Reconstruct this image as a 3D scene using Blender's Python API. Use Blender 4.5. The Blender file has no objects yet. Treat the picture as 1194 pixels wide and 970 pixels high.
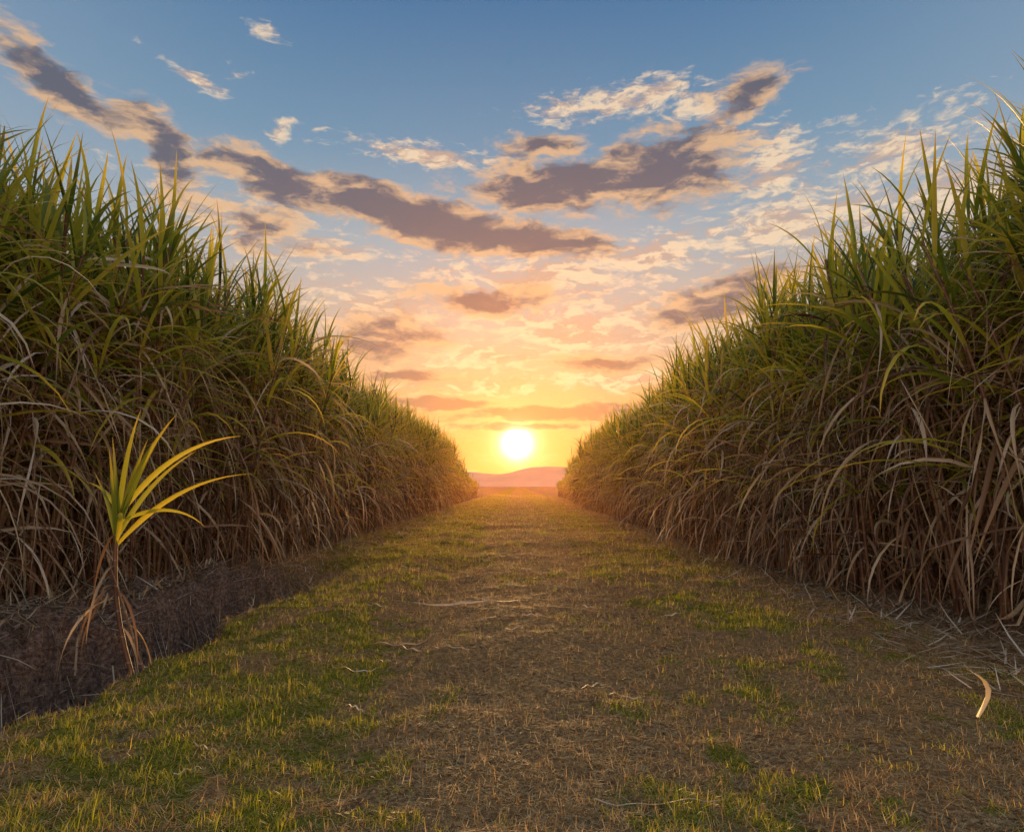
import bpy, math, random
import numpy as np
from mathutils import Vector, Matrix, Euler
random.seed(7); rng=np.random.default_rng(11)
sc=bpy.context.scene
col=sc.collection
sc.view_settings.view_transform='Standard'; sc.view_settings.look='None'
sc.view_settings.exposure=0; sc.view_settings.gamma=1
SUN_EL=3.6
# ---------------------------------------------------------------- noise
def vnoise(x,y,seed=0):
    x=np.asarray(x,float); y=np.asarray(y,float)
    xi=np.floor(x).astype(np.int64); yi=np.floor(y).astype(np.int64)
    fx=x-xi; fy=y-yi
    fx=fx*fx*(3-2*fx); fy=fy*fy*(3-2*fy)
    def h(a,b):
        n=(a*374761393+b*668265263+seed*982451653)&0xffffffff
        n=((n^(n>>13))*1274126177)&0xffffffff
        n=n^(n>>16)
        return (n&0xffff)/65535.0
    return (h(xi,yi)*(1-fx)+h(xi+1,yi)*fx)*(1-fy)+(h(xi,yi+1)*(1-fx)+h(xi+1,yi+1)*fx)*fy
def fbm(x,y,seed=0,o=4):
    s=0;a=.5;t=0
    for i in range(o):
        s=s+a*vnoise(x*2**i+17.3*i,y*2**i-9.1*i,seed+i); t+=a; a*=.5
    return s/t
def sstep(a,b,x):
    t=np.clip((x-a)/(b-a),0,1); return t*t*(3-2*t)
def ditchfade(y): return 1-sstep(6.4,9.8,y)
def height(x,y):
    x=np.asarray(x,float); y=np.asarray(y,float)
    near=1-sstep(30,90,np.abs(y))
    e=(fbm(y*1.3,x*0+3,5,3)-.5)*.45+(fbm(y*6,x*2,8,2)-.5)*.18
    fade=ditchfade(y)*.93+.07
    xx=x+e
    d=-.50*sstep(-1.98,-2.22,xx)*(1-sstep(-2.58,-2.76,xx))*fade+.12*sstep(-2.6,-2.8,xx)*(1-sstep(-3.2,-3.8,xx))*fade
    dr=-.06*sstep(2.7,3.1,xx)*(1-sstep(3.3,3.8,xx))
    inside=sstep(-1.95,-2.2,xx)*(1-sstep(-3.6,-4.4,xx))*(.25+.75*ditchfade(y))
    z=d+dr
    z=z+(fbm(x*.9,y*.9,21,3)-.5)*.09
    z=z+(fbm(x*9,y*9,31,3)-.5)*.042
    clod=1-np.abs(fbm(x*4.5,y*4.5,41,4)-.5)*4
    z=z+inside*(clod*.10-.05+(fbm(x*3,y*3,47,2)-.5)*.2+(fbm(x*16,y*16,43,3)-.5)*.17)
    z=z-.045*np.exp(-((x-.75)/.28)**2)-.045*np.exp(-((x+.75)/.28)**2)+.03*np.exp(-((x+1.4)/.4)**2)
    return z*near
def gmask(x,y):
    x=np.asarray(x,float); y=np.asarray(y,float)
    n=fbm(x*1.8,y*1.3,51,4); n2=fbm(x*6,y*4.5,61,3); n3=fbm(x*22,y*18,66,2)
    wob=(fbm(x*0,y*.7,71,2)-.5)*.6
    left=sstep(-.25,-1.4,x+wob)*(1-sstep(-2.15,-2.4,x)*ditchfade(y))*.70*(1-.6*sstep(-2.6,-3.4,x)*1)
    right=sstep(.45,1.1,x+wob)*(1-sstep(1.9,2.9,x+wob))*.37
    mid=.14
    far=sstep(6,14,y)*.15*(1-sstep(2.0,3.4,np.abs(x)))
    m=left+right+mid+far
    m=m+(n-.5)*1.6+(n2-.5)*1.6+(n3-.5)*.9
    soil=sstep(-2.1,-2.4,x)*ditchfade(y)
    m=m*(1-soil)+soil*(m-.9)
    m=m-sstep(2.4,3.4,x)*.25
    return np.clip(m,0,1)
# ---------------------------------------------------------------- mesh util
def mk_mesh(name,V,Q,C=None,mats=(),mi=None,smooth=True):
    V=np.asarray(V,np.float32).reshape(-1,3); Q=np.asarray(Q,np.int32).reshape(-1,4)
    me=bpy.data.meshes.new(name)
    me.vertices.add(len(V)); me.vertices.foreach_set('co',V.ravel())
    me.loops.add(Q.size); me.loops.foreach_set('vertex_index',Q.ravel())
    me.polygons.add(len(Q)); me.polygons.foreach_set('loop_start',np.arange(0,Q.size,4,dtype=np.int32))
    try: me.polygons.foreach_set('loop_total',np.full(len(Q),4,dtype=np.int32))
    except Exception: pass
    for m in mats: me.materials.append(m)
    if mi is not None: me.polygons.foreach_set('material_index',np.asarray(mi,np.int32))
    me.polygons.foreach_set('use_smooth',np.full(len(Q),smooth,dtype=bool))
    me.update(calc_edges=True)
    if C is not None:
        a=me.color_attributes.new('var','FLOAT_COLOR','POINT')
        a.data.foreach_set('color',np.asarray(C,np.float32).ravel())
    me.validate()
    return me
def add(name,data,parent=None,**kw):
    o=bpy.data.objects.new(name,data); col.objects.link(o)
    if parent is not None: o.parent=parent
    for k,v in kw.items(): o[k]=v
    return o
# ---------------------------------------------------------------- node util
class NT:
    def __init__(s,nt): s.nt=nt; s.n=nt.nodes; s.l=nt.links
    def node(s,t,ins=None,**kw):
        n=s.n.new(t)
        for k,v in kw.items(): setattr(n,k,v)
        if ins:
            for k,v in ins.items():
                if hasattr(v,'is_output'): s.l.new(v,n.inputs[k])
                else: n.inputs[k].default_value=v
        return n
    def m(s,op,a,b=None,c=None,clamp=False):
        ins={0:a}
        if b is not None: ins[1]=b
        if c is not None: ins[2]=c
        return s.node('ShaderNodeMath',ins,operation=op,use_clamp=clamp).outputs[0]
    def v(s,op,a,b=None,**k):
        ins={0:a}
        if b is not None: ins[1]=b
        n=s.node('ShaderNodeVectorMath',ins,operation=op)
        return n.outputs[1] if op in('LENGTH','DOT_PRODUCT','DISTANCE') else n.outputs[0]
    def mix(s,f,a,b,mode='MIX'):
        n=s.node('ShaderNodeMix',data_type='RGBA',blend_type=mode)
        for i,v in ((0,f),(6,a),(7,b)):
            if hasattr(v,'is_output'): s.l.new(v,n.inputs[i])
            else: n.inputs[i].default_value=v if i==0 else (tuple(v)+(1,))[:4]
        return n.outputs[2]
    def ramp(s,f,stops,interp='LINEAR'):
        n=s.node('ShaderNodeValToRGB',{0:f}); r=n.color_ramp; r.interpolation=interp
        while len(r.elements)<len(stops): r.elements.new(.5)
        for e,(p,c) in zip(r.elements,stops): e.position=p; e.color=(tuple(c)+(1,))[:4]
        return n.outputs[0]
    def mr(s,x,a,b,c=0.,d=1.,t='SMOOTHSTEP'):
        n=s.node('ShaderNodeMapRange',interpolation_type=t)
        for i,v in enumerate((x,a,b,c,d)):
            if hasattr(v,'is_output'): s.l.new(v,n.inputs[i])
            else: n.inputs[i].default_value=v
        return n.outputs[0]
    def noise(s,vec,scale,detail=4,rough=.55,col=False,dist=0.):
        n=s.node('ShaderNodeTexNoise',{'Vector':vec,'Scale':scale,'Detail':detail,'Roughness':rough,'Distortion':dist})
        return n.outputs[1] if col else n.outputs[0]
def newmat(name):
    m=bpy.data.materials.new(name); m.use_nodes=True; m.node_tree.nodes.clear()
    return m,NT(m.node_tree)
def leafmat(name,stops,tip,trans,rough=.5,spec=.3):
    m,t=newmat(name)
    at=t.node('ShaderNodeAttribute',attribute_name='var')
    sp=t.node('ShaderNodeSeparateColor',{0:at.outputs[0]})
    oi=t.node('ShaderNodeObjectInfo')
    r=t.m('ADD',t.m('MULTIPLY',sp.outputs[0],.8),t.m('MULTIPLY',oi.outputs['Random'],.2))
    c=t.ramp(r,stops)
    c=t.mix(t.m('MULTIPLY',t.m('POWER',sp.outputs[1],3.),.8),c,tip)
    b=t.node('ShaderNodeBsdfPrincipled',{'Base Color':c,'Roughness':rough,'Specular IOR Level':spec})
    tr=t.node('ShaderNodeBsdfTranslucent',{'Color':t.mix(1.,c,(1.6,1.4,.75),'MULTIPLY')})
    mx=t.node('ShaderNodeMixShader',{0:trans,1:b.outputs[0],2:tr.outputs[0]})
    t.node('ShaderNodeOutputMaterial',{0:mx.outputs[0]})
    return m
M_green=leafmat('cane_green_leaf',[(0,(.025,.06,.015)),(.28,(.09,.165,.025)),(.5,(.25,.33,.04)),(.75,(.62,.58,.07)),(1,(.68,.50,.12))],(.60,.46,.11),.46,.34,.45)
M_dry=leafmat('cane_dry_leaf',[(0,(.04,.016,.011)),(.27,(.12,.052,.028)),(.52,(.34,.20,.11)),(.74,(.66,.51,.35)),(1,(.92,.84,.72))],(.48,.33,.20),.24,.5,.35)
M_grass=leafmat('grass_blade',[(0,(.14,.19,.02)),(.35,(.32,.38,.03)),(.7,(.60,.55,.07)),(1,(.74,.56,.17))],(.68,.58,.13),.5,.45,.3)
M_straw=leafmat('dry_straw',[(0,(.15,.085,.04)),(.35,(.42,.26,.12)),(.7,(.72,.52,.26)),(1,(.92,.77,.49))],(.64,.46,.21),.34,.6,.2)
def stalkmat():
    m,t=newmat('cane_stalk')
    geo=t.node('ShaderNodeNewGeometry')
    z=t.node('ShaderNodeSeparateXYZ',{0:geo.outputs['Position']}).outputs[2]
    band=t.m('FRACT',t.m('MULTIPLY',z,7.))
    c=t.ramp(t.noise(geo.outputs['Position'],5.,3),[(.3,(.10,.035,.025)),(.55,(.20,.09,.045)),(.75,(.24,.18,.07))])
    c=t.mix(t.mr(band,.0,.1,.75,0.),c,(.36,.29,.20))
    b=t.node('ShaderNodeBsdfPrincipled',{'Base Color':c,'Roughness':.45})
    t.node('ShaderNodeOutputMaterial',{0:b.outputs[0]}); return m
M_stalk=stalkmat()
def groundmat():
    m,t=newmat('lane_soil_and_grass')
    geo=t.node('ShaderNodeNewGeometry'); P=geo.outputs['Position']
    at=t.node('ShaderNodeAttribute',attribute_name='var')
    sp=t.node('ShaderNodeSeparateColor',{0:at.outputs[0]})
    g,soil=sp.outputs[0],sp.outputs[1]
    n1=t.noise(P,3.,5,.65); n2=t.noise(P,38.,4,.7); n3=t.noise(P,220.,2,.6)
    dirt=t.ramp(n2,[(.32,(.10,.058,.034)),(.5,(.36,.225,.115)),(.66,(.68,.49,.26))])
    dirt=t.mix(t.mr(n1,.35,.65,0.,.5),dirt,(.44,.27,.12))
    grs=t.ramp(n2,[(.3,(.08,.09,.015)),(.5,(.24,.23,.035)),(.7,(.42,.36,.08))])
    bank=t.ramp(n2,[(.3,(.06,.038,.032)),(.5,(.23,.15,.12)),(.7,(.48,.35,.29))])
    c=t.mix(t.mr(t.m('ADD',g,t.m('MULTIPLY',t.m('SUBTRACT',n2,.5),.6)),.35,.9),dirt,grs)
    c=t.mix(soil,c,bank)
    c=t.mix(1.,c,t.ramp(n3,[(.3,(.45,.45,.45)),(.7,(1.5,1.5,1.5))]),'MULTIPLY')
    hgt=t.m('ADD',t.m('MULTIPLY',n2,.7),t.m('MULTIPLY',n3,.3))
    bp=t.node('ShaderNodeBump',{'Height':hgt,'Strength':1.,'Distance':.05})
    b=t.node('ShaderNodeBsdfDiffuse',{'Color':c,'Roughness':.6,'Normal':bp.outputs[0]})
    t.node('ShaderNodeOutputMaterial',{0:b.outputs[0]}); return m
M_ground=groundmat()
# ---------------------------------------------------------------- ground
def graded(lo,hi,step,maxd,grow):
    core=list(np.arange(lo,hi,step)); s=step; x=core[-1]; up=[]
    while x<maxd: s*=grow; x+=s; up.append(x)
    return core,up
cx,ux=graded(-4.6,4.4,.03,5000,1.25)
lx=[]; s=.03; x=-4.6
while x>-5000: s*=1.25; x-=s; lx.append(x)
X=np.array(lx[::-1]+cx+ux)
cy,uy=graded(1.4,9,.03,7000,1.022)
ly=[]; s=.03; y=1.4
while y>-400: s*=1.3; y-=s; ly.append(y)
Y=np.array(ly[::-1]+cy+uy)
GX,GY=np.meshgrid(X,Y); GZ=height(GX,GY)
V=np.stack([GX,GY,GZ],-1).reshape(-1,3)
nx,ny=len(X),len(Y); I=np.arange(nx*ny).reshape(ny,nx)
Q=np.stack([I[:-1,:-1],I[:-1,1:],I[1:,1:],I[1:,:-1]],-1).reshape(-1,4)
C=np.ones((nx*ny,4)); C[:,0]=gmask(GX,GY).ravel()
edge=(fbm(GY*1.3,GX*0+3,5,3)-.5)*.45
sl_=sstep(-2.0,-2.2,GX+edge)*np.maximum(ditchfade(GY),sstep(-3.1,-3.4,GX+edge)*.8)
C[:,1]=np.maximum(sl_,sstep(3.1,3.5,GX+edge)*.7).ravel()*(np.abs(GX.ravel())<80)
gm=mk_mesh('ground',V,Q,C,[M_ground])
add('ground',gm,kind='structure',label='grassy dirt farm lane with a shallow ditch',category='ground')
# ---------------------------------------------------------------- leaves
class Buf:
    def __init__(s): s.V=[];s.Q=[];s.C=[]
    def arr(s): return np.array(s.V,np.float32).reshape(-1,3),np.array(s.Q,np.int32).reshape(-1,4),np.array(s.C,np.float32).reshape(-1,4)
def leaf(b,p,az,th,L,w,bend,nseg=7,fold=.22,twist=0.,r=None,power=1.4,azd=0.,cross=2,zmin=-9,tw0=0.):
    r=random.random() if r is None else r
    x,y,z=p; base=len(b.V); k=cross+1
    for i in range(nseg+1):
        t=i/nseg
        if i:
            tm=(i-.5)/nseg
            a=th+bend*tm**power; zz=az+azd*tm
            x+=L/nseg*math.sin(a)*math.cos(zz); y+=L/nseg*math.sin(a)*math.sin(zz); z+=L/nseg*math.cos(a)
            if z<zmin: z=zmin+random.random()*.02
        a=th+bend*t**power; zz=az+azd*t
        T=Vector((math.sin(a)*math.cos(zz),math.sin(a)*math.sin(zz),math.cos(a)))
        S=Vector((-math.sin(zz),math.cos(zz),0)); N=S.cross(T)
        tw=tw0+twist*t; S2=S*math.cos(tw)+N*math.sin(tw); N2=N*math.cos(tw)-S*math.sin(tw)
        ww=w*.5*(min(1,.45+2.2*t)*(1-max(0,(t-.3)/.7)**1.7)+.03)
        c=Vector((x,y,z))
        pts=[c-S2*ww,c+S2*ww] if cross==1 else [c-S2*ww,c-N2*(ww*fold*2),c+S2*ww]
        for q in pts: b.V.append(tuple(q)); b.C.append((r,t,0,1))
        if i:
            o=base+(i-1)*k
            for j in range(cross): b.Q.append((o+j,o+j+1,o+k+j+1,o+k+j))
    return (x,y,z)
def tube(b,pts,rad,sides=6):
    base=len(b.V)
    for i,(x,y,z) in enumerate(pts):
        rr=rad*(1-.35*i/len(pts))
        for j in range(sides):
            a=2*math.pi*j/sides
            b.V.append((x+rr*math.cos(a),y+rr*math.sin(a),z)); b.C.append((random.random(),i/len(pts),0,1))
        if i:
            o=base+(i-1)*sides
            for j in range(sides):
                j2=(j+1)%sides; b.Q.append((o+j,o+j2,o+sides+j2,o+sides+j))
def clump(lod=False):
    S,G,D=Buf(),Buf(),Buf()
    cr=1 if lod else 2; ns=5 if lod else 8; wk=1.3 if lod else 1.
    for s in range(5 if lod else 7):
        a=random.random()*6.28; r=.32*math.sqrt(random.random())
        bx,by=r*math.cos(a),r*math.sin(a)
        la=random.random()*6.28; ln=random.uniform(.0,.20); H=random.uniform(2.25,2.8)
        def P(t): 
            q=ln*H*t*(.4+.8*t); return (bx+q*math.cos(la),by+q*math.sin(la),H*t)
        tube(S,[P(i/(2 if lod else 8)) for i in range((2 if lod else 8)+1)],.013*wk,3 if lod else 6)
        g=random.random()*6.28
        n=10 if lod else 14
        for i in range(n):
            f=i/(n-1); g+=2.4+random.uniform(-.5,.5)
            th=math.radians(6+40*(1-f)+random.uniform(-5,12)); L=random.uniform(.7,1.1)*(1-.25*f)
            leaf(G,P(.66+.34*f),g,th,L,random.uniform(.016,.038)*wk,math.radians(random.uniform(20,125)*(1.15-.75*f)),ns,twist=random.uniform(-.9,.9),r=min(1,max(0,random.gauss(.43,.31)+.28*(1-f))),power=1.7,azd=random.uniform(-.3,.3),cross=cr)
        for i in range(4 if lod else 7):
            f=random.uniform(.30,.8)
            leaf(G if random.random()<.65 else D,P(f),random.random()*6.28,math.radians(random.uniform(20,65)),random.uniform(.6,1.2),random.uniform(.014,.034)*wk,math.radians(random.uniform(60,125)),ns,twist=random.uniform(-1.5,1.5),r=random.uniform(.4,1),power=1.1,azd=random.uniform(-.6,.6),cross=cr,zmin=.02)
        for i in range(13 if lod else 24):
            f=random.random()**.85*.84+.07
            th=random.uniform(25,115)
            hang=random.random()<.80
            leaf(D,P(f),random.random()*6.28,math.radians(th),random.uniform(.35,1.15),random.uniform(.005,.027)*wk,math.radians((random.uniform(158,187) if hang else random.uniform(100,160))-th),ns,twist=random.uniform(-5,5),r=min(1,max(0,random.gauss(.50,.35))),power=random.uniform(.18,.5) if hang else random.uniform(.6,1.3),azd=random.uniform(-1.6,1.6),cross=cr,fold=.3,zmin=.015)
    return S,G,D
NV=10
VAR=[]
for i in range(NV):
    S,G,D=clump()
    VAR.append([mk_mesh(n,*b.arr(),[m]) for n,b,m in (('cane_stalks',S,M_stalk),('green_leaves',G,M_green),('dry_leaves',D,M_dry))])
LOD=[]
for i in range(8):
    S,G,D=clump(True); vs=[];qs=[];cs=[];ms=[];o=0
    for k,b in enumerate((S,G,D)):
        v,q,c=b.arr(); vs.append(v);qs.append(q+o);cs.append(c);ms.append(np.full(len(q),k)); o+=len(v)
    LOD.append((np.concatenate(vs),np.concatenate(qs),np.concatenate(cs),np.concatenate(ms)))
def frontx(side,y):
    far=1.1*float(sstep(22,66,y)); wav=(float(fbm(y*.25,side*5.,77,2))-.5)*.5
    if side<0: return -(3.4+.35*float(1-sstep(4,11,y))+far+wav)
    return 3.4+.5*float(1-sstep(4,11,y))+far+wav
rest=[]; count=0
for side in(-1,1):
    for row in range(5):
        y=(2.2 if side<0 else 4.0)+.2*(row%2)
        while y<74:
            x=frontx(side,y)+side*(row*.65)+random.uniform(-.16,.16)
            yy=y+random.uniform(-.12,.12)
            z=float(height(x,yy)); sz=random.uniform(.95,1.06)*(1.0 if row<1 else 1.05)
            sz*=1.05+(.12 if side<0 else .10)*float(1-sstep(5.5,13,yy)); sz*=1-.52*float(sstep(24,74,yy))
            rz=random.random()*6.28; tl=(random.uniform(-.06,.06),random.uniform(-.06,.06)-side*.03*(row==0))
            if row<2 and y<31.5 and count<300:
                e=add('sugarcane_plant',None,category='sugarcane',group='sugarcane plants lining the lane',
                      label='tall sugarcane clump with green tops and dry hanging leaves')
                e.empty_display_size=.3
                e.location=(x,yy,z); e.rotation_euler=(tl[0],tl[1],rz); e.scale=(sz,sz,sz)
                for me in random.choice(VAR):
                    add(me.name.split('.')[0],me,parent=e)
                count+=1
            else: rest.append((x,yy,z,sz,rz))
            y+=(.40 if row<2 else .55)*(1 if y<35 else 1.2)
print('individual clumps',count,'rest',len(rest))
vs=[];qs=[];cs=[];ms=[];o=0
for x,y,z,s,r in rest:
    v,q,c,mi=random.choice(LOD); ca,sa=math.cos(r),math.sin(r)
    w=np.empty_like(v); w[:,0]=(v[:,0]*ca-v[:,1]*sa)*s+x; w[:,1]=(v[:,0]*sa+v[:,1]*ca)*s+y; w[:,2]=v[:,2]*s+z
    vs.append(w);qs.append(q+o);cs.append(c);ms.append(mi);o+=len(v)
me=mk_mesh('sugarcane_field',np.concatenate(vs),np.concatenate(qs),np.concatenate(cs),[M_stalk,M_green,M_dry],np.concatenate(ms))
add('sugarcane_field',me,kind='stuff',label='dense mass of sugarcane standing behind the front plants',category='sugarcane field')
# ---------------------------------------------------------------- grass + litter
def blades(N,kind):
    u=rng.random(N); a=1.6; b=80.; p=-.25
    y=(a**p+u*(b**p-a**p))**(1/p)
    x=rng.uniform(-3.4,3.9,N)
    if kind=='trash':
        x=np.where(rng.random(N)<.45,rng.uniform(2.2,4.2,N),-rng.uniform(2.1,3.9,N)); y=2.6+30*rng.random(N)**1.8
    m=gmask(x,y); n=fbm(x*8,y*8,91,2)
    if kind=='grass': keep=rng.random(N)<np.clip((m-.22)*1.3,0,1)*np.clip(n*3.2-1.0,.02,1)
    elif kind=='straw':
        n4=fbm(x*5,y*5,95,3)
        keep=rng.random(N)<np.clip(1.25-m*.4,.6,1)*np.where((x<-2.2)&(y<8),.3,1)*np.clip(n4*3.2-.7,.3,1)
    else: keep=rng.random(N)<np.clip((np.abs(x)-1.9)/1.2,0,1)*np.clip(n*3-.8,.1,1)
    x,y,m,n=x[keep],y[keep],m[keep],n[keep]; k=n; n=len(x); z=height(x,y)
    far=np.maximum(1,y/4.5)
    if kind=='grass':
        L=rng.uniform(.010,.034,n)*(.4+.8*m)*(.3+k*1.6)*(1+.8*(rng.random(n)<.04))*np.minimum(far,1.5); w=rng.uniform(.0014,.0034,n)*far
        th=rng.uniform(.1,1.5,n); bend=rng.uniform(.1,1.3,n)
        r=np.clip(rng.normal(.5,.25,n)+.6*(.6-m),0,1)
    elif kind=='straw':
        L=rng.uniform(.010,.055,n)*np.minimum(far,2); w=rng.uniform(.0010,.0028,n)*far
        th=np.where(rng.random(n)<.78,rng.uniform(1.25,1.6,n),rng.uniform(.3,1.3,n)); bend=rng.uniform(-.2,.4,n)
        z=z+rng.uniform(.001,.012,n); r=np.clip(rng.normal(.50,.29,n),0,1)
    else:
        L=rng.uniform(.06,.42,n); w=rng.uniform(.004,.015,n)
        th=rng.uniform(1.2,1.62,n); bend=rng.uniform(-.25,.3,n)
        z=z+rng.uniform(.005,.04,n); r=np.clip(rng.normal(.58,.3,n),0,1)
    az=rng.uniform(0,6.283,n); dx,dy=np.cos(az),np.sin(az); sx,sy=-dy,dx
    t1=th+bend*.3; t2=th+bend
    h=L*.5
    p0=np.stack([x,y,z-.002],-1)
    p1=p0+np.stack([np.sin(t1)*dx*h,np.sin(t1)*dy*h,np.cos(t1)*h],-1)
    p2=p1+np.stack([np.sin(t2)*dx*h,np.sin(t2)*dy*h,np.cos(t2)*h],-1)
    if kind!='grass':
        for q in(p1,p2): q[:,2]=np.maximum(q[:,2],height(q[:,0],q[:,1])+.003)
    S=np.stack([sx*w,sy*w,np.zeros(n)],-1)*.5
    V=np.stack([p0-S,p0+S,p1-S*.85,p1+S*.85,p2-S*.15,p2+S*.15],1).reshape(-1,3)
    b=np.arange(n)[:,None]*6
    Q=np.concatenate([b+np.array([0,1,3,2]),b+np.array([2,3,5,4])],1).reshape(-1,4)
    C=np.ones((n,6,4)); C[:,:,0]=r[:,None]; C[:,:,1]=np.array([0,0,.5,.5,1,1])[None]*.8
    return V,Q,C.reshape(-1,4)
V,Q,C=blades(850000,'grass'); print('grass',len(V)//6)
add('grass',mk_mesh('grass',V,Q,C,[M_grass]),kind='stuff',label='short patchy green grass on the lane',category='grass')
V,Q,C=blades(560000,'straw'); print('straw',len(V)//6)
add('dry_grass_litter',mk_mesh('dry_grass_litter',V,Q,C,[M_straw]),kind='stuff',label='dead brown grass clippings scattered over the lane',category='dry grass')
V,Q,C=blades(40000,'trash'); print('trash',len(V)//6)
add('cane_leaf_litter',mk_mesh('cane_leaf_litter',V,Q,C,[M_dry]),kind='stuff',label='broken dry cane leaves littering the foot of the cane',category='leaf litter')
# ---------------------------------------------------------------- fallen cane leaves
def fallen(x,y,az,L,w=.03,r=.85,up=0.,seed=None,label='long dry cane leaf lying on the lane',bend=.1):
    b=Buf(); nseg=12; px,py=x,y; base=0
    for i in range(nseg+1):
        t=i/nseg; a=az+bend*6*(t-.5)*t
        if i: px+=L/nseg*math.cos(a); py+=L/nseg*math.sin(a)
        z=float(height(px,py))+.016+up*math.sin(t*3.1)+.006*math.sin(t*17+x*9)
        ww=w*.5*(min(1,.4+3*t)*(1-max(0,(t-.5)/.5)**1.5)+.05)
        sx,sy=-math.sin(a)*ww,math.cos(a)*ww; tz=ww*.5*math.sin(t*5+y)
        for q in((px-x-sx,py-y-sy,z-tz),(px-x,py-y,z+ww*.35),(px-x+sx,py-y+sy,z+tz)):
            b.V.append(q); b.C.append((r,t*.6,0,1))
        if i:
            o=(i-1)*3
            for j in(0,1): b.Q.append((o+j,o+j+1,o+4+j,o+3+j))
    ob=add('fallen_cane_leaf',mk_mesh('fallen_cane_leaf',*b.arr(),[M_dry]),category='dry leaf',label=label,group='fallen cane leaves')
    ob.location=(x,y,0); return ob
fallen(.25,2.33,.1,.44,.011,.95,label='thin pale straw stalk lying across the lane',bend=.03)
fallen(-.9,6.0,.02,1.0,.030,.85,label='long pale cane leaf lying flat across the lane',bend=.02)
fallen(-.95,4.5,.1,.40,.014,.7)
for i in range(90):
    side=random.choice((-1,1)); y=random.uniform(3.8,14)
    x=random.uniform(2.6,3.7) if side>0 else -random.uniform(2.9,3.5)
    a=random.uniform(-1.,1.)+(3.14 if random.random()<.5 else 0)
    if side<0 and y<8: a=random.choice((-1,1))*random.uniform(1.35,1.8)
    fallen(x,y,a,random.uniform(.25,.7),random.uniform(.010,.020),random.uniform(.3,.85),up=random.uniform(0,.08),bend=random.uniform(-.06,.06),
      label='dry cane leaf fallen at the foot of the cane')
for i in range(34):
    fallen(random.uniform(-1.6,2.6),random.uniform(2.4,9),random.uniform(-.8,.8),random.uniform(.08,.28),random.uniform(.005,.012),random.uniform(.6,1),bend=random.uniform(-.1,.1),label='short piece of dry straw lying on the lane')
# curled upright dry leaf
b=Buf(); pts=[(0,0,0),(.03,0,.05),(.055,.0,.10),(.055,-.01,.145),(.03,-.02,.19),(-.01,-.03,.22),(-.06,-.03,.245)]
for i,(x,y,z) in enumerate(pts):
    w=[.005,.011,.015,.018,.016,.009,.002][i]
    for q in((x-w,y-.01,z),(x,y+.012,z),(x+w*.6,y-.01,z-.3*w)): b.V.append(q); b.C.append((.9,.3+.1*(i%2),0,1))
    if i:
        o=(i-1)*3
        for j in(0,1): b.Q.append((o+j,o+j+1,o+4+j,o+3+j))
me=mk_mesh('curled_dry_leaf',*b.arr(),[M_dry])
o=add('curled_dry_leaf',me,category='dry leaf',label='curled pale dry leaf standing up from the lane'); o.location=(2.0,3.1,float(height(2.0,3.1))+.005); o.scale=(.85,.85,.85)
# ---------------------------------------------------------------- young cane shoot at ditch edge
R=math.radians
S,G,D=Buf(),Buf(),Buf()
bx_,by_=-2.15,4.0
bz=float(height(bx_,by_)); SH=.86-bz
def SP(t): return (-.30*t+.12*t*t-.04*math.sin(t*3.1),.02*t,SH*t)
tube(S,[SP(i/8) for i in range(9)],.015,8)
tube(S,[(.10-.32*(i/6),-.02,SH*.8*i/6-.03) for i in range(7)],.009,6)
for az,th,L,bd,w,r,tw in((10,8,.62,14,.032,.55,60),(0,15,.70,20,.032,.45,50),(5,30,.86,55,.032,.9,65),(-8,42,.92,46,.032,.97,60),(20,22,.68,36,.028,.7,70),(-14,20,.72,28,.030,.8,50),
    (170,24,.32,60,.024,.7,60),(180,12,.44,20,.026,.5,50),(90,10,.5,24,.026,.5,0),(-90,8,.58,18,.030,.6,0),(-50,34,.5,75,.028,.9,30),(195,3,.56,6,.024,.45,60),(-40,6,.64,18,.030,.7,40),(3,60,.55,75,.024,.8,60)):
    leaf(G,SP(random.uniform(.80,1.)),R(az),R(th),L,w,R(bd),12,twist=random.uniform(-.9,.9),r=r,power=1.3,tw0=R(tw),fold=.35,azd=random.uniform(-.35,.35))
for az,th,L,bd in((170,50,.45,125),(200,40,.55,138),(-20,60,.35,115),(250,60,.5,120),(180,70,.45,108),(-30,40,.5,135),(190,30,.6,150),(-90,40,.5,140),(160,90,.5,90),(20,50,.4,128)):
    leaf(D,SP(random.uniform(.35,.95)),R(az),R(th),L,.015,R(bd),10,twist=random.uniform(-4,4),r=random.uniform(.3,.9),power=.28,zmin=-.05)
e=add('young_sugarcane_shoot',None,category='young sugarcane',label='young sugarcane shoot with bright leaves at the ditch edge')
e.location=(bx_,by_,bz-.01)
for n,bb,m in(('cane_stalks',S,M_stalk),('green_leaves',G,M_green),('dry_leaves',D,M_dry)):
    add(n,mk_mesh(n,*bb.arr(),[m]),parent=e)
# ---------------------------------------------------------------- hills
m,t=newmat('haze_tinted_hill')
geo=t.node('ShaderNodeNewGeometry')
c=t.ramp(t.noise(geo.outputs['Position'],.006,5),[(.35,(.64,.44,.36)),(.65,(.76,.53,.43))])  # distance haze and sunset glow put into the ridge's base colour
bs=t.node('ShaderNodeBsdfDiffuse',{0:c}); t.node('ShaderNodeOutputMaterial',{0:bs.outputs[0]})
xs=np.linspace(-3800,3800,261); prof=58+62*fbm(xs/420+.35,xs*0,131,4)-20*np.exp(-((xs+130)/120)**2)+26*np.exp(-((xs-110)/130)**2)
V=[];Q=[]
for k,(yy,f) in enumerate(((3000,0.),(3150,.45),(3300,.8),(3500,1.),(3900,.5),(4300,0.))):
    for i,x in enumerate(xs): V.append((x,yy+80*math.sin(x/300+k),-2+f*prof[i]*(1+.1*math.sin(x/90+k))))
n=len(xs)
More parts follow.
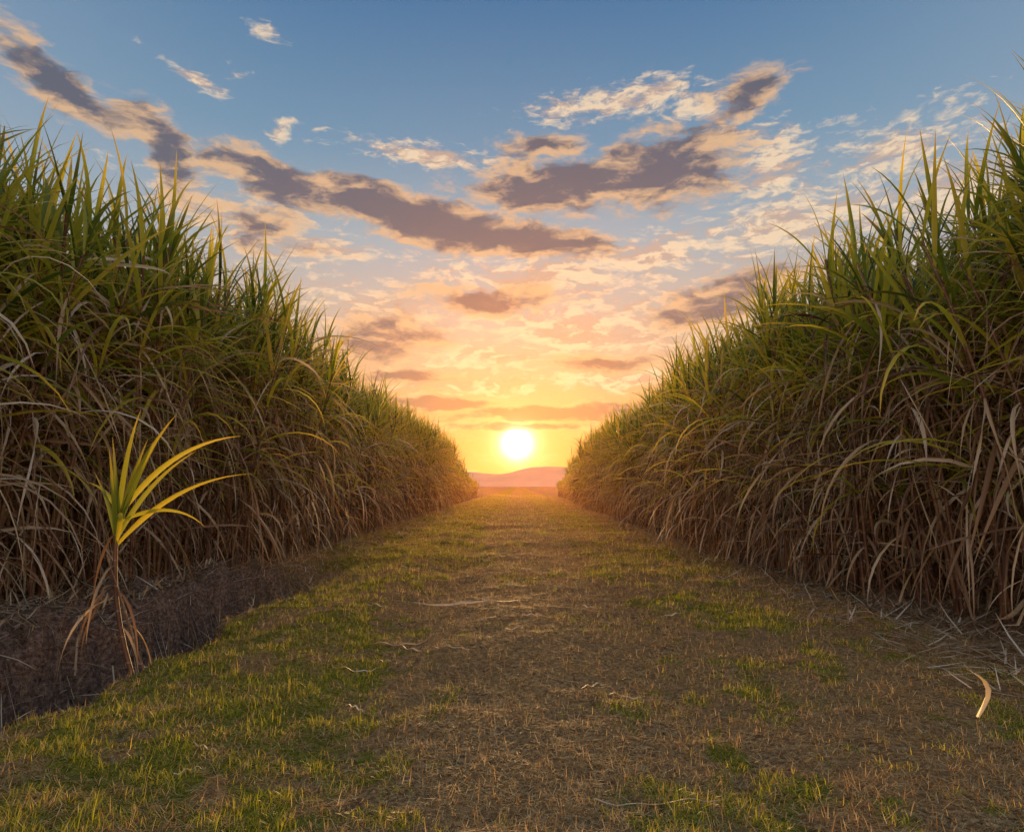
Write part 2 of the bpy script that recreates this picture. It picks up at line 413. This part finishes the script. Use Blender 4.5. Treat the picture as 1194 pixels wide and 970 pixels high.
for k in range(5):
    for i in range(n-1): Q.append((k*n+i,k*n+i+1,(k+1)*n+i+1,(k+1)*n+i))
add('hills',mk_mesh('hills',V,Q,None,[m]),kind='structure',label='distant hazy purple mountain ridge',category='hills')
# ---------------------------------------------------------------- hazy air (scattering box added for the sun's glow; the world draws the sky)
m,t=newmat('evening_haze')
vs_=t.node('ShaderNodeVolumeScatter',{'Color':(1.,.44,.11,1),'Density':.00050,'Anisotropy':.82})
t.nt.links.new(vs_.outputs[0],t.node('ShaderNodeOutputMaterial').inputs['Volume'])
x0,x1,y0,y1,z0,z1=-60,60,-15,95,-3,30
V=[(x,y,z) for z in(z0,z1) for y in(y0,y1) for x in(x0,x1)]
Q=[(0,2,3,1),(4,5,7,6),(0,1,5,4),(2,6,7,3),(0,4,6,2),(1,3,7,5)]
add('sky',mk_mesh('sky',V,Q,None,[m],smooth=False),kind='structure',label='hazy golden sunset air under scattered clouds',category='sky')
# ---------------------------------------------------------------- camera
cam=bpy.data.cameras.new('camera'); co=bpy.data.objects.new('camera',cam); col.objects.link(co)
cam.lens=24; cam.sensor_width=36; cam.clip_start=.05; cam.clip_end=20000
co.location=(0,0,1.0); co.rotation_euler=(R(95.9),0,R(.43)); sc.camera=co
# ---------------------------------------------------------------- sun
sl=bpy.data.lights.new('sun','SUN'); sl.energy=5; sl.angle=R(7.); sl.color=(1,.55,.20)
so=bpy.data.objects.new('sun',sl); col.objects.link(so); so.rotation_euler=(-R(90-SUN_EL),0,0); so.location=(0,50,20)
# ---------------------------------------------------------------- world
w=bpy.data.worlds.new('World'); sc.world=w; w.use_nodes=True; w.node_tree.nodes.clear(); t=NT(w.node_tree)
tc=t.node('ShaderNodeTexCoord'); d=t.v('NORMALIZE',tc.outputs['Generated'])
sx=t.node('ShaderNodeSeparateXYZ',{0:d}); az=t.m('ARCTAN2',sx.outputs[0],sx.outputs[1]); el=t.m('ARCSINE',sx.outputs[2])
P=t.node('ShaderNodeCombineXYZ',{0:az,1:el,2:0.}).outputs[0]
sd=(0,math.cos(R(SUN_EL)),math.sin(R(SUN_EL)))
ang=t.m('MULTIPLY',t.m('ARCCOSINE',t.m('MINIMUM',t.v('DOT_PRODUCT',d,sd),.999999)),180/math.pi)
eld=t.m('MULTIPLY',el,180/math.pi)
e1=t.m('DIVIDE',eld,90.,clamp=True)
front=t.ramp(e1,[(0,(.66,.27,.09)),(.045,(.78,.34,.11)),(.09,(.74,.40,.18)),(.15,(.56,.44,.34)),(.22,(.34,.41,.45)),(.30,(.15,.29,.42)),(.42,(.06,.17,.34)),(1,(.05,.12,.26))])
side=t.ramp(e1,[(0,(.62,.40,.30)),(.10,(.52,.44,.42)),(.25,(.30,.38,.48)),(.43,(.16,.26,.40)),(1,(.05,.12,.26))])
away=t.mr(t.m('ABSOLUTE',az),.25,1.1)
base=t.mix(away,front,side)
rear_fill=t.mr(sx.outputs[1],.2,-.7)
base=t.mix(rear_fill,base,t.mix(1.,base,(2.4,1.9,1.4),'MULTIPLY'))  # sky behind the camera brightened and warmed, added fill for the cane
halo=t.m('ADD',t.m('MULTIPLY',t.m('EXPONENT',t.m('MULTIPLY',ang,-1/6.)),.05),t.m('MULTIPLY',t.m('EXPONENT',t.m('MULTIPLY',ang,-1/1.1)),2.2))
core=t.m('MULTIPLY',t.m('EXPONENT',t.m('MULTIPLY',ang,-1/.36)),34.)
glow=t.mix(1.,(1,.52,.24),t.node('ShaderNodeCombineXYZ',{0:halo,1:halo,2:halo}).outputs[0],'MULTIPLY')
coreC=t.mix(1.,(1,.88,.60),t.node('ShaderNodeCombineXYZ',{0:core,1:core,2:core}).outputs[0],'MULTIPLY')
wn=t.v('SUBTRACT',t.noise(t.v('MULTIPLY',P,(9,22,1)),1.,4,.60,col=True),(.5,.5,.5))
Pw=t.v('ADD',P,t.v('MULTIPLY',wn,(.08,.032,0)))
F=24/36*1194
Rm=Euler((R(96.1),0,R(.43))).to_matrix()
def bearing(px,py):   # compass bearing and elevation of a cloud, read off the photograph
    v=(Rm@Vector(((px-597)/F,(485-py)/F,-1))).normalized()
    return math.atan2(v.x,v.y),math.asin(v.z)
def field(lst):
    D=None
    for (px,py,hw,hh,rot,wt) in lst:
        a,e=bearing(px,py)
        mp=t.node('ShaderNodeMapping',{0:Pw,1:(a,e,0),2:(0,0,R(rot)),3:(hw/F,hh/F,1)},vector_type='TEXTURE')
        v=t.m('MULTIPLY_ADD',t.v('LENGTH',mp.outputs[0]),-wt,wt)
        D=v if D is None else t.m('MAXIMUM',D,v)
    return D
dark=field([(80,106,105,26,-24,1.1),(185,170,75,26,-32,1.1),(320,215,110,29,-10,1.4),(440,243,100,29,-12,1.6),(520,268,125,35,-8,1.7),(620,284,120,25,-4,1.6),(650,222,145,38,0,1.4),(770,204,125,48,4,1.3),(640,178,80,18,-5,.9),
  (870,112,56,30,0,1.),(790,155,60,14,0,.7),(445,400,95,38,10,1.),(850,352,120,34,12,1.),(560,352,140,22,0,.9),(520,472,90,11,0,1.6),(650,484,150,13,3,1.8),(480,440,90,12,0,1.),(700,425,90,15,0,1.),(300,262,110,32,-12,.85),(600,500,130,6,0,1.3)])
warm=field([(490,182,120,16,-3,1.),(720,122,130,22,3,.9),(290,265,130,42,-12,1.),(375,293,80,22,-5,.9),(900,192,55,50,0,1.),(930,262,150,46,6,.9),(1050,180,90,36,0,.8),(1120,230,100,50,10,.8),
  (240,102,46,11,-15,.75),(315,42,20,9,0,.6),(325,157,18,11,0,.7),(272,85,16,8,0,.6),(640,330,210,50,0,.9),(760,300,140,32,4,.9),(700,385,220,50,0,.9),(470,370,150,50,0,.8),(560,420,160,30,0,.7),(720,445,150,14,0,1.),(560,450,130,12,0,.9),(820,130,70,20,0,.8)])
Pn=t.v('MULTIPLY',Pw,(11,27,1))
nA=t.noise(Pn,1.,8,.60); nB=t.noise(t.v('ADD',Pn,(0,-.26,0)),1.,5,.60)
relief=t.m('SUBTRACT',nB,nA)
nF=t.noise(t.v('MULTIPLY',Pw,(36,100,1)),1.,5,.62)
nn=t.m('ADD',t.m('MULTIPLY',t.m('SUBTRACT',nA,.5),2.1),t.m('MULTIPLY',t.m('SUBTRACT',nF,.5),.8))
dd=t.m('ADD',dark,nn); wd=t.m('ADD',warm,t.m('MULTIPLY_ADD',t.m('SUBTRACT',nF,.5),2.0,t.m('MULTIPLY',nn,.8)))
amb=t.mr(eld,5.,26.,.10,-.45)
wd=t.m('MAXIMUM',wd,t.m('ADD',amb,t.m('MULTIPLY',nn,.8)))
wa=t.mr(wd,.0,.85,0.,.9); da=t.mr(dd,.0,.58,0.,.97)
near=t.m('EXPONENT',t.m('MULTIPLY',ang,-1/12.))
warmC=t.mix(near,(.52,.38,.31),(.70,.31,.11))
brightC=t.mix(near,(.86,.66,.45),(1.0,.62,.30))
wc=t.mix(t.mr(t.m('SUBTRACT',nF,t.m('MULTIPLY',relief,1.8)),.38,.62),warmC,brightC)
darkC=t.mix(near,(.095,.105,.145),(.24,.12,.06))
edgeC=t.mix(near,(.70,.44,.25),(.95,.46,.16))
dt=t.mr(t.m('ADD',dd,t.m('ADD',t.m('MULTIPLY',relief,4.2),t.m('MULTIPLY',t.m('SUBTRACT',.5,nF),1.2))),.10,.95)
dc=t.mix(dt,edgeC,darkC)
sky=t.mix(wa,base,wc)
sky=t.mix(t.m('MULTIPLY',da,.95),sky,dc)
sky=t.mix(t.m('SUBTRACT',1.,t.m('MULTIPLY',da,.65)),sky,glow,'ADD')
sky=t.mix(t.m('SUBTRACT',1.,t.m('MULTIPLY',da,.5)),sky,coreC,'ADD')
ns=t.node('ShaderNodeTexSky',sky_type='NISHITA',sun_disc=False,sun_elevation=R(SUN_EL),sun_rotation=0.)
sky=t.mix(.01,sky,ns.outputs[0],'ADD')
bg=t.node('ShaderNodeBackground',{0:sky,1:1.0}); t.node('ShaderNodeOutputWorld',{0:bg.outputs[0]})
